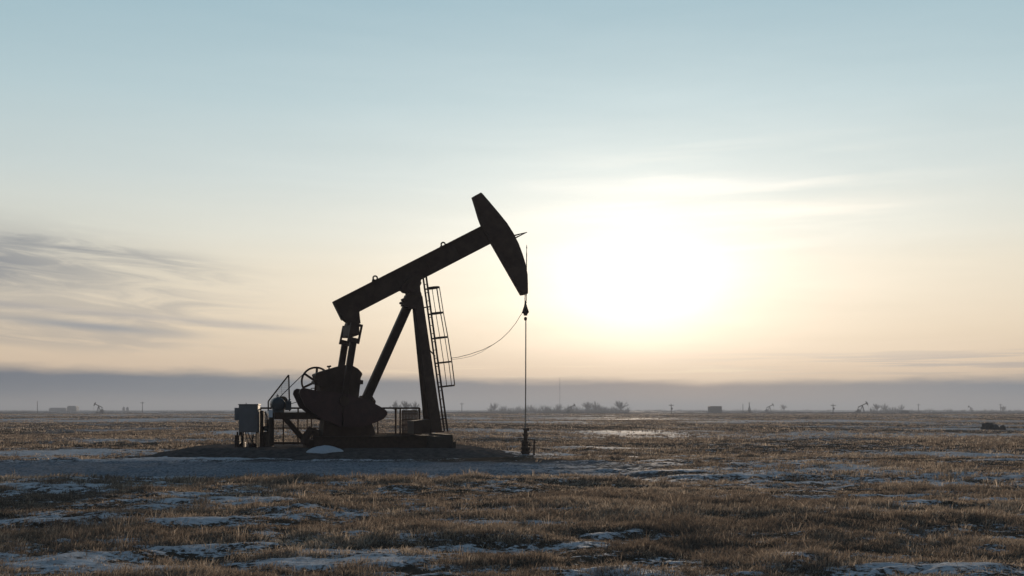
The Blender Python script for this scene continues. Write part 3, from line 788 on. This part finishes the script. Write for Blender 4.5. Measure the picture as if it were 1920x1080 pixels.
# snow heap on the front slope of the pad
p = W(606, 858, 37.1); n1, n2 = 44, 18; vs = []; zz0 = surf_z(p.x, 37.1)
for j in range(n2 + 1):
    for i in range(n1):
        a = 2 * math.pi * i / n1; rr_ = j / n2
        k = 1 + .16 * math.sin(2 * a + 1) + .10 * math.sin(3 * a)
        x, y = math.cos(a) * rr_ * .54 * k + .03, math.sin(a) * rr_ * .45 * k
        nz = float(fbm(np.array([x * 3 + 9]), np.array([y * 3]), 5, 3)[0])
        h = .185 * (1 - rr_ ** 3.5) * (.65 + .65 * nz) * (1 - .25 * (x > .1) * (x - .1))
        vs.append((x, y, surf_z(p.x + x, 37.1 + y) - zz0 + h - .02))
fs = [(j * n1 + i, j * n1 + (i + 1) % n1, (j + 1) * n1 + (i + 1) % n1, (j + 1) * n1 + i) for j in range(n2) for i in range(n1)]
o = MB().add(vs, fs).build('snow_heap', M_snow, None, True); o.location = (p.x, 37.1, zz0)
tag(o, 'rounded white heap of snow on the dark gravel slope below the pumpjack', 'snow heap')
# wellhead
wx = PO + Matrix.Rotation(THETA, 3, 'Z') @ P(985.4, 800)
zb = zpix(863, wx.y); zw = lambda py: zpix(py, wx.y) - zb
sx = lambda px: (px - 985.4) / FPX * wx.y
well = empty('wellhead', (wx.x, wx.y, zb), 0, 'rusty oil wellhead of stacked valves under the polished rod', 'wellhead')
b = MB()
prof = [(.12, 862), (.145, 860), (.145, 855), (.12, 854), (.12, 850), (.15, 849.5), (.15, 846), (.10, 845), (.10, 843), (.15, 842.5), (.15, 838), (.09, 837.5), (.08, 832), (.10, 831), (.10, 827), (.065, 826), (.06, 818), (.085, 817), (.085, 813), (.06, 812.5), (.06, 807), (.075, 806), (.075, 803.5), (.03, 802.5)]
b.lathe((0, 0, 0), [(r_ * 1.18, zw(py)) for r_, py in prof] , 20)
b.tube([(0, 0, -.25), (0, 0, .02)], .14, 16)
b.build('casing_stack', M_rust, well)
b = MB(); b.tube([(0, 0, zw(804)), (sx(988), 0, zw(804)), (sx(990.5), 0, zw(808)), (sx(990.5), 0, zw(802))], .035, 8); b.box((sx(988.5), -.06, zw(807)), (sx(992), .06, zw(802)), .01); b.build('stuffing_box', M_rust, well)
b = MB(); b.tube([(sx(971), .02, zw(821.5)), (0, 0, zw(823.5))], .016, 6); b.tube([(sx(979.5), 0, zw(854)), (sx(979.5), 0, zw(824))], .03, 8); b.tube([(sx(979.5), 0, zw(832)), (0, 0, zw(832))], .04, 8)
b.tube([(sx(979.5), 0, zw(843)), (0, 0, zw(843))], .06, 8); b.box((sx(978), -.06, zw(850)), (sx(981.5), .06, zw(838)), .015); b.build('side_valve', M_rust, well)
b = MB(); b.ring((sx(993.2), 0, zw(834)), .045, .014, n=18); b.tube([(0, 0, zw(834)), (sx(994), 0, zw(834))], .03, 8); b.build('hand_wheel', M_rust, well)
b = MB(); b.box((sx(985), -.07, zw(847)), (sx(993), .07, zw(840)), .015); b.build('side_outlet', M_rust, well); b = MB(); b.tube([(0, 0, zw(860)), (sx(995), 0, zw(861))], .05, 8); b.build('flow_line', M_rust, well)
b = MB(); b.tube([(0, 0, zw(824)), (sx(1003.5), 0, zw(824.5))], .020, 6); b.tube([(sx(1001.8), 0, zw(824)), (sx(1001.2), 0, zw(845)), (sx(1001), 0, zw(868))], .032, 8)
b.box((sx(999.5), -.05, zw(857)), (sx(1003.2), .05, zw(851)), .012); b.tube([(sx(996), 0, zw(854.5)), (sx(1001), 0, zw(854.5))], .04, 8); b.build('riser_pipe', M_rust, well)

# ------------------------------------------------------------------ the far field
def make_far_jack():
    """a 5 m pumpjack, x along its beam, head up at +x"""
    r_ = empty('distant_pumpjack', (0, 0, 0))
    b = MB(); b.box((-3.2, -.6, -.1), (1.6, .6, .35)); b.build('skid', M_far, r_)
    b = MB()
    for y in (-1, 1): b.beam((.05, .15 * y, 3.7), (.9, .75 * y, .3), .22, .22); b.beam((-.05, .1 * y, 3.7), (-1.3, .3 * y, .3), .2, .2)
    b.build('samson_post', M_far, r_)
    b = MB(); b.box((-2.6, -.5, .3), (-1.5, .5, 1.9), .1); b.prism([(-3.4, .75), (-3.2, 1.25), (-2.2, 1.35), (-1.3, 1.1), (-1.0, .8), (-1.3, .5), (-2.4, .4)], -.8, .8); b.build('gearbox', M_far, r_)
    ang = R(24)
    def br(x, z): return (x * math.cos(ang) - z * math.sin(ang), 3.85 + x * math.sin(ang) + z * math.cos(ang))
    b = MB(); b.prism([br(-2.4, -.2), br(2.3, -.2), br(2.3, .25), br(-2.4, .25)], -.14, .14); b.build('walking_beam', M_far, r_)
    b = MB(); b.prism([br(2.2, 1.0), br(2.45, 1.05), br(2.85, .3), br(2.9, -.3), br(2.7, -1.1), br(2.4, -1.15), br(2.2, -.2)], -.2, .2); b.build('horse_head', M_far, r_)
    t = br(-2.3, -.2)
    for y in (-.6, .6): MB().beam((t[0], y, t[1]), (-2.2, y, 1.2), .15, .15).build('pitman_arm', M_far, r_)
    t = br(2.85, -1.1); b = MB(); b.tube([(t[0], 0, t[1]), (t[0], 0, -.1)], .035, 6); b.build('polished_rod', M_far, r_)
    return r_
fj = make_far_jack()
def gz1(x, y): return float(ground_z(np.array([float(x)]), np.array([float(y)]))[0])
FJ = [(1617, 560, 6, 1.0, 'darkest distant pumpjack on the right, its head raised to the right'),
      (185, 620, 172, .98, 'distant pumpjack at far left, its head turned to the left'),
      (1071, 600, 20, .84, 'distant brownish pumpjack in front of the tree line beside the well rod'),
      (1405, 590, 80, .95, 'distant pumpjack seen end on, left one of a close pair right of the barn'),
      (1443, 780, 10, 1.05, 'faint distant pumpjack, right one of a close pair right of the barn'),
      (1820, 800, 115, .80, 'small distant pumpjack near the right edge, seen from its end')]
for i, (px, d, deg, s, lab) in enumerate(FJ):
    o = fj if i == 0 else copy_tree(fj)
    x = (px - 960) / FPX * d
    o.location = (x, d, gz1(x, d)); o.rotation_euler = (0, 0, R(deg)); o.scale = (s, s, s)
    tag(o, lab, 'pumpjack', 'distant pumpjacks across the prairie')
# bare winter trees
def tree_mesh(seed, h=8.0, spread=.5):
    """short trunk, rising limbs, and a rounded crown of fine bare twigs"""
    rn = random.Random(seed); b = MB(); tw = MB()
    b.tube([(0, 0, -.2), (rn.gauss(0, .05), 0, h * .14), (rn.gauss(0, .15), 0, h * .3)], [h * .026, h * .02, h * .015], 7, False)
    limbs = []
    for i in range(22):
        a = rn.uniform(0, 6.28); el = rn.uniform(.25, 1.45); L = h * rn.uniform(.35, .68) * (1 if el > .6 else .75)
        p0 = Vector((0, 0, h * rn.uniform(.08, .30))); d = Vector((math.cos(a) * math.cos(el), math.sin(a) * math.cos(el), math.sin(el)))
        m_ = p0 + d * L * .5 + Vector((rn.gauss(0, .03), rn.gauss(0, .03), .03)) * L; e_ = p0 + d * L + Vector((0, 0, .10 * L))
        b.tube([p0, m_, e_], [h * .009, h * .006, h * .003], 5, False); limbs.append((p0, m_, e_))
    for i in range(1500):
        p0, m_, e_ = rn.choice(limbs); t = rn.random()
        p = m_.lerp(e_, t) if rn.random() < .75 else p0.lerp(m_, .4 + .6 * t)
        d = ((p - Vector((0, 0, h * .2))).normalized() + Vector((rn.gauss(0, spread), rn.gauss(0, spread), rn.gauss(.15, spread)))).normalized()
        L = h * rn.uniform(.06, .17)
        tw.tube([p, p + d * L * .5, p + d * L + Vector((0, 0, L * .1))], [.028, .022, .012], 3, False)
    return b, tw
def make_tree(seed, h, spread):
    r_ = empty('bare_tree', (0, 0, 0))
    b, tw = tree_mesh(seed, h, spread)
    b.build('trunk', M_bark, r_); tw.build('crown', M_bark, r_)
    return r_
protos = [make_tree(3, 8.0, .5), make_tree(11, 8.0, .62), make_tree(19, 8.0, .42)]
TR = [(1163, 640, 1.00, 1, 'single tall bare tree at the right end of the tree belt'),
      (1100, 660, .92, 1, 'broad bare tree right behind the brownish distant pumpjack'),
      (1117, 680, .80, 0, 'bare tree in the middle of the tree belt, between the two tallest crowns'),
      (926, 700, .78, 2, 'small bare tree at the left end of the tree belt, left of the well rod'),
      (763, 520, .84, 1, 'wide bare tree seen above the guard railing, left of the post legs'),
      (741, 540, .70, 0, 'left small bare tree seen above the guard railing'),
      (778, 530, .66, 0, 'small bare tree just left of the post legs'),
      (1048, 720, .70, 2, 'bare tree left of the brownish distant pumpjack'),
      (1690, 760, .62, 0, 'bare tree behind the low shed far right'),
      (1645, 700, .78, 1, 'bare tree just right of the darkest distant pumpjack'),
      (1658, 720, .66, 0, 'second bare tree right of the darkest distant pumpjack'),
      (1880, 780, .60, 1, 'bare tree on the horizon at the far right edge'),
      (1470, 900, .85, 1, 'faint bare tree behind the faint pumpjack of the close pair')]
used = set()
for px, d, s, k, lab in TR:
    d *= 1.25
    o = protos[k] if k not in used else copy_tree(protos[k]); used.add(k)
    x = (px - 960) / FPX * d
    o.location = (x, d, gz1(x, d)); o.rotation_euler = (0, 0, random.uniform(0, 6)); s *= 1.25; o.scale = (s * 1.1, s * 1.1, s)
    tag(o, lab, 'tree', 'bare trees along the horizon')
# scrub that reads as one fringe along the horizon
nS = 5200
def scrub(spans, name, lab):
    tw = MB()
    for x0_, x1_, d, h, n in spans:
        for _ in range(n):
            px = random.uniform(x0_, x1_); dd = d * random.uniform(.92, 1.08); x = (px - 960) / FPX * dd
            hh_ = h * (.35 + .9 * float(vnoise(np.array([px / 9.0]), np.array([d]), 77)[0])) * random.uniform(.5, 1.0)
            z = gz1(x, dd) - .1; a = random.gauss(0, .35)
            tw.tube([(x, dd, z), (x + hh_ * a * .5, dd, z + hh_ * .6), (x + hh_ * a, dd + random.gauss(0, .4), z + hh_)], [.10, .07, .03], 3, False)
    o = tw.build(name, M_bark); tag(o, lab, 'scrub', kind='stuff')
scrub([(915, 1180, 760, 4.6, 1300), (1060, 1180, 800, 4.6, 300), (1020, 1065, 720, 5.0, 160), (1180, 1330, 860, 2.2, 300), (1350, 1560, 900, 2.4, 340), (1630, 1700, 720, 3.6, 260), (1700, 1810, 800, 2.6, 240), (1830, 1930, 800, 2.4, 180),
       (690, 800, 560, 2.2, 260), (860, 915, 800, 1.6, 60), (-20, 440, 950, 1.8, 420)], 'scrub_belt', 'low bare scrub fringing the horizon')
# barn and sheds
def shed(name, px0, px1, pytop, d, lab, cat, roof, mat, depth=6.0, group=None):
    x0_, x1_ = (px0 - 960) / FPX * d, (px1 - 960) / FPX * d; w = (x1_ - x0_) / 2
    z = gz1((x0_ + x1_) / 2, d); H_ = zpix(pytop, d) - z
    r_ = empty(name, ((x0_ + x1_) / 2, d, z), 0, lab, cat, group)
    b = MB(); b.box((-w, 0, -.2), (w, depth, H_ * (1 - roof))); b.build('wall', mat, r_)
    e = .15
    b = MB()
    if roof > .2: b.prism([(-w - e, H_ * (1 - roof)), (w + e, H_ * (1 - roof)), (w * .82, H_), (-w * .82, H_)], -e, depth + e)
    else: b.prism([(-w - e, H_ * (1 - roof)), (w + e, H_ * (1 - roof)), (w * .97, H_ * .97), (w * .8, H_), (-w * .8, H_), (-w * .97, H_ * .97)], -e, depth + e)
    b.build('roof', mat, r_)
    b = MB(); b.box((-w * .25, -.06, 0), (w * .15, -.003, H_ * .55)); b.build('door', mat, r_)
shed('barn', 1330.5, 1353.5, 761.5, 640, 'dark long barn standing on the horizon below the sun', 'barn', .14, M_far)
shed('shed', 1690, 1704, 769.5, 560, 'low dark shed far right, before the trees', 'shed', .4, M_far, 4)
shed('farm_building', 126, 143, 761, 1000, 'grey farm building at far left, left of the distant pumpjack', 'building', .3, M_clad_grey)
shed('long_shed', 92, 124, 764.5, 1050, 'long low pale shed at far left, beside the grey farm building', 'shed', .3, M_clad_grey)
for px, lab in ((232, 'left one of two faint tall bins at far left'), (239, 'right one of two faint tall bins at far left')):
    d = 1050; x = (px - 960) / FPX * d; z = gz1(x, d); b = MB()
    b.lathe((0, 0, 0), [(1.2, -.2), (1.2, 3.2), (.25, 4.2), (.2, 4.5)], 16)
    o = b.build('grain_bin', M_clad_grey); o.location = (x, d, z); tag(o, lab, 'grain bin', 'pair of faint grain bins')
# poles
def pole(px, pytop, d, lab, arm=True, box=False):
    x = (px - 960) / FPX * d; z = gz1(x, d); H_ = zpix(pytop, d) - z
    r_ = empty('utility_pole', (x, d, z), 0, lab, 'pole', 'utility poles across the prairie')
    b = MB(); b.tube([(0, 0, -.5), (0, 0, H_)], [.17, .12], 8); b.build('shaft', M_far, r_)
    if arm:
        b = MB(); b.box((-.9, -.19, H_ - .75), (.9, -.13, H_ - .55))
        for k in (-.8, 0, .8): b.tube([(k, -.16, H_ - .55), (k, -.16, H_ - .3)], .06, 6)
        b.build('crossarm', M_far, r_)
    if box:
        b = MB(); b.tube([(.32, 0, H_ * .45), (.32, 0, H_ * .62)], .28, 10); b.build('transformer', M_far, r_)
pole(70, 752, 520, 'thin pole at the far left edge of the field', False)
pole(267, 753, 560, 'pole between the far left pumpjack and the grey cabinet')
pole(866, 755, 560, 'pole just right of the pumpjack ladder')
pole(1258.5, 757, 430, 'pole with a transformer left of the barn', True, True)
pole(1393, 757, 560, 'thin pole left of the pumpjack seen end on', False)
pole(1562, 757, 420, 'pole with a transformer left of the darkest distant pumpjack', True, True)
pole(1722, 757, 620, 'pole right of the low dark shed')
pole(1876, 757, 620, 'rightmost pole, near the right edge')
d = 800; x = (1049.5 - 960) / FPX * d; z = gz1(x, d); H_ = zpix(710, d) - z
mast = empty('radio_mast', (x, d, z), 0, 'tall thin lattice radio mast above the tree belt', 'mast')
b = MB()
for k in range(3):
    a = 2.1 * k; b.tube([(.25 * math.cos(a), .25 * math.sin(a), 0), (.25 * math.cos(a), .25 * math.sin(a), H_)], .035, 5)
for i in range(int(H_ / .8)):
    for k in range(3):
        a, a2 = 2.1 * k, 2.1 * (k + 1); b.tube([(.25 * math.cos(a), .25 * math.sin(a), i * .8), (.25 * math.cos(a2), .25 * math.sin(a2), i * .8 + .8)], .015, 4)
b.build('lattice', M_far, mast)
b = MB(); b.tube([(0, 0, H_), (0, 0, H_ + 1.5)], .03, 5); b.build('antenna', M_far, mast)
# heap of boulders at the right
for i, (px, py, rx, rz, lab) in enumerate(((1852, 802, .62, .42, 'largest dark boulder of the heap at the right'), (1866, 802, .50, .30, 'middle dark boulder of the heap at the right'),
        (1879, 802, .42, .20, 'small low boulder at the right end of the heap'), (1843, 803, .28, .16, 'smallest boulder at the left end of the heap'))):
    d = 100.0 + i * .8; x = (px - 960) / FPX * d; rn = random.Random(i + 5)
    bm = bmesh.new(); bmesh.ops.create_icosphere(bm, subdivisions=3, radius=1)
    offs = [Vector((rn.gauss(0, 1), rn.gauss(0, 1), rn.gauss(0, 1))).normalized() for _ in range(14)]
    for v in bm.verts:
        k = 1.0
        for o_ in offs: k = min(k, .72 / max(.3, v.co.normalized().dot(o_)) if v.co.normalized().dot(o_) > .72 else k)
        v.co *= k * rn.uniform(.86, 1.1); v.co.x *= rx; v.co.y *= rx * .8; v.co.z *= rz * 1.5
    me = bpy.data.meshes.new('boulder'); bm.to_mesh(me); bm.free(); me.materials.append(M_rock)
    o = bpy.data.objects.new('boulder', me); COL.objects.link(o); o.location = (x, d, gz1(x, d) + rz * .45); o.rotation_euler = (0, 0, i)
    tag(o, lab, 'boulder', 'heap of dark boulders')
# ------------------------------------------------------------------ air
b = MB(); b.box((-7300, -7300, -2.0), (7300, 7300, 27.0))
M_haze = bpy.data.materials.new('haze'); M_haze.use_nodes = True
n_ = M_haze.node_tree.nodes; n_.remove(n_['Principled BSDF'])
pv = n_.new('ShaderNodeVolumePrincipled'); pv.inputs['Color'].default_value = (.36, .42, .53, 1); pv.inputs['Density'].default_value = 0.0006
pv.inputs['Anisotropy'].default_value = 0.28
M_haze.node_tree.links.new(pv.outputs[0], n_['Material Output'].inputs['Volume'])
hz = b.build('haze', M_haze); tag(hz, 'thin winter haze lying over the plain', 'haze', kind='stuff')
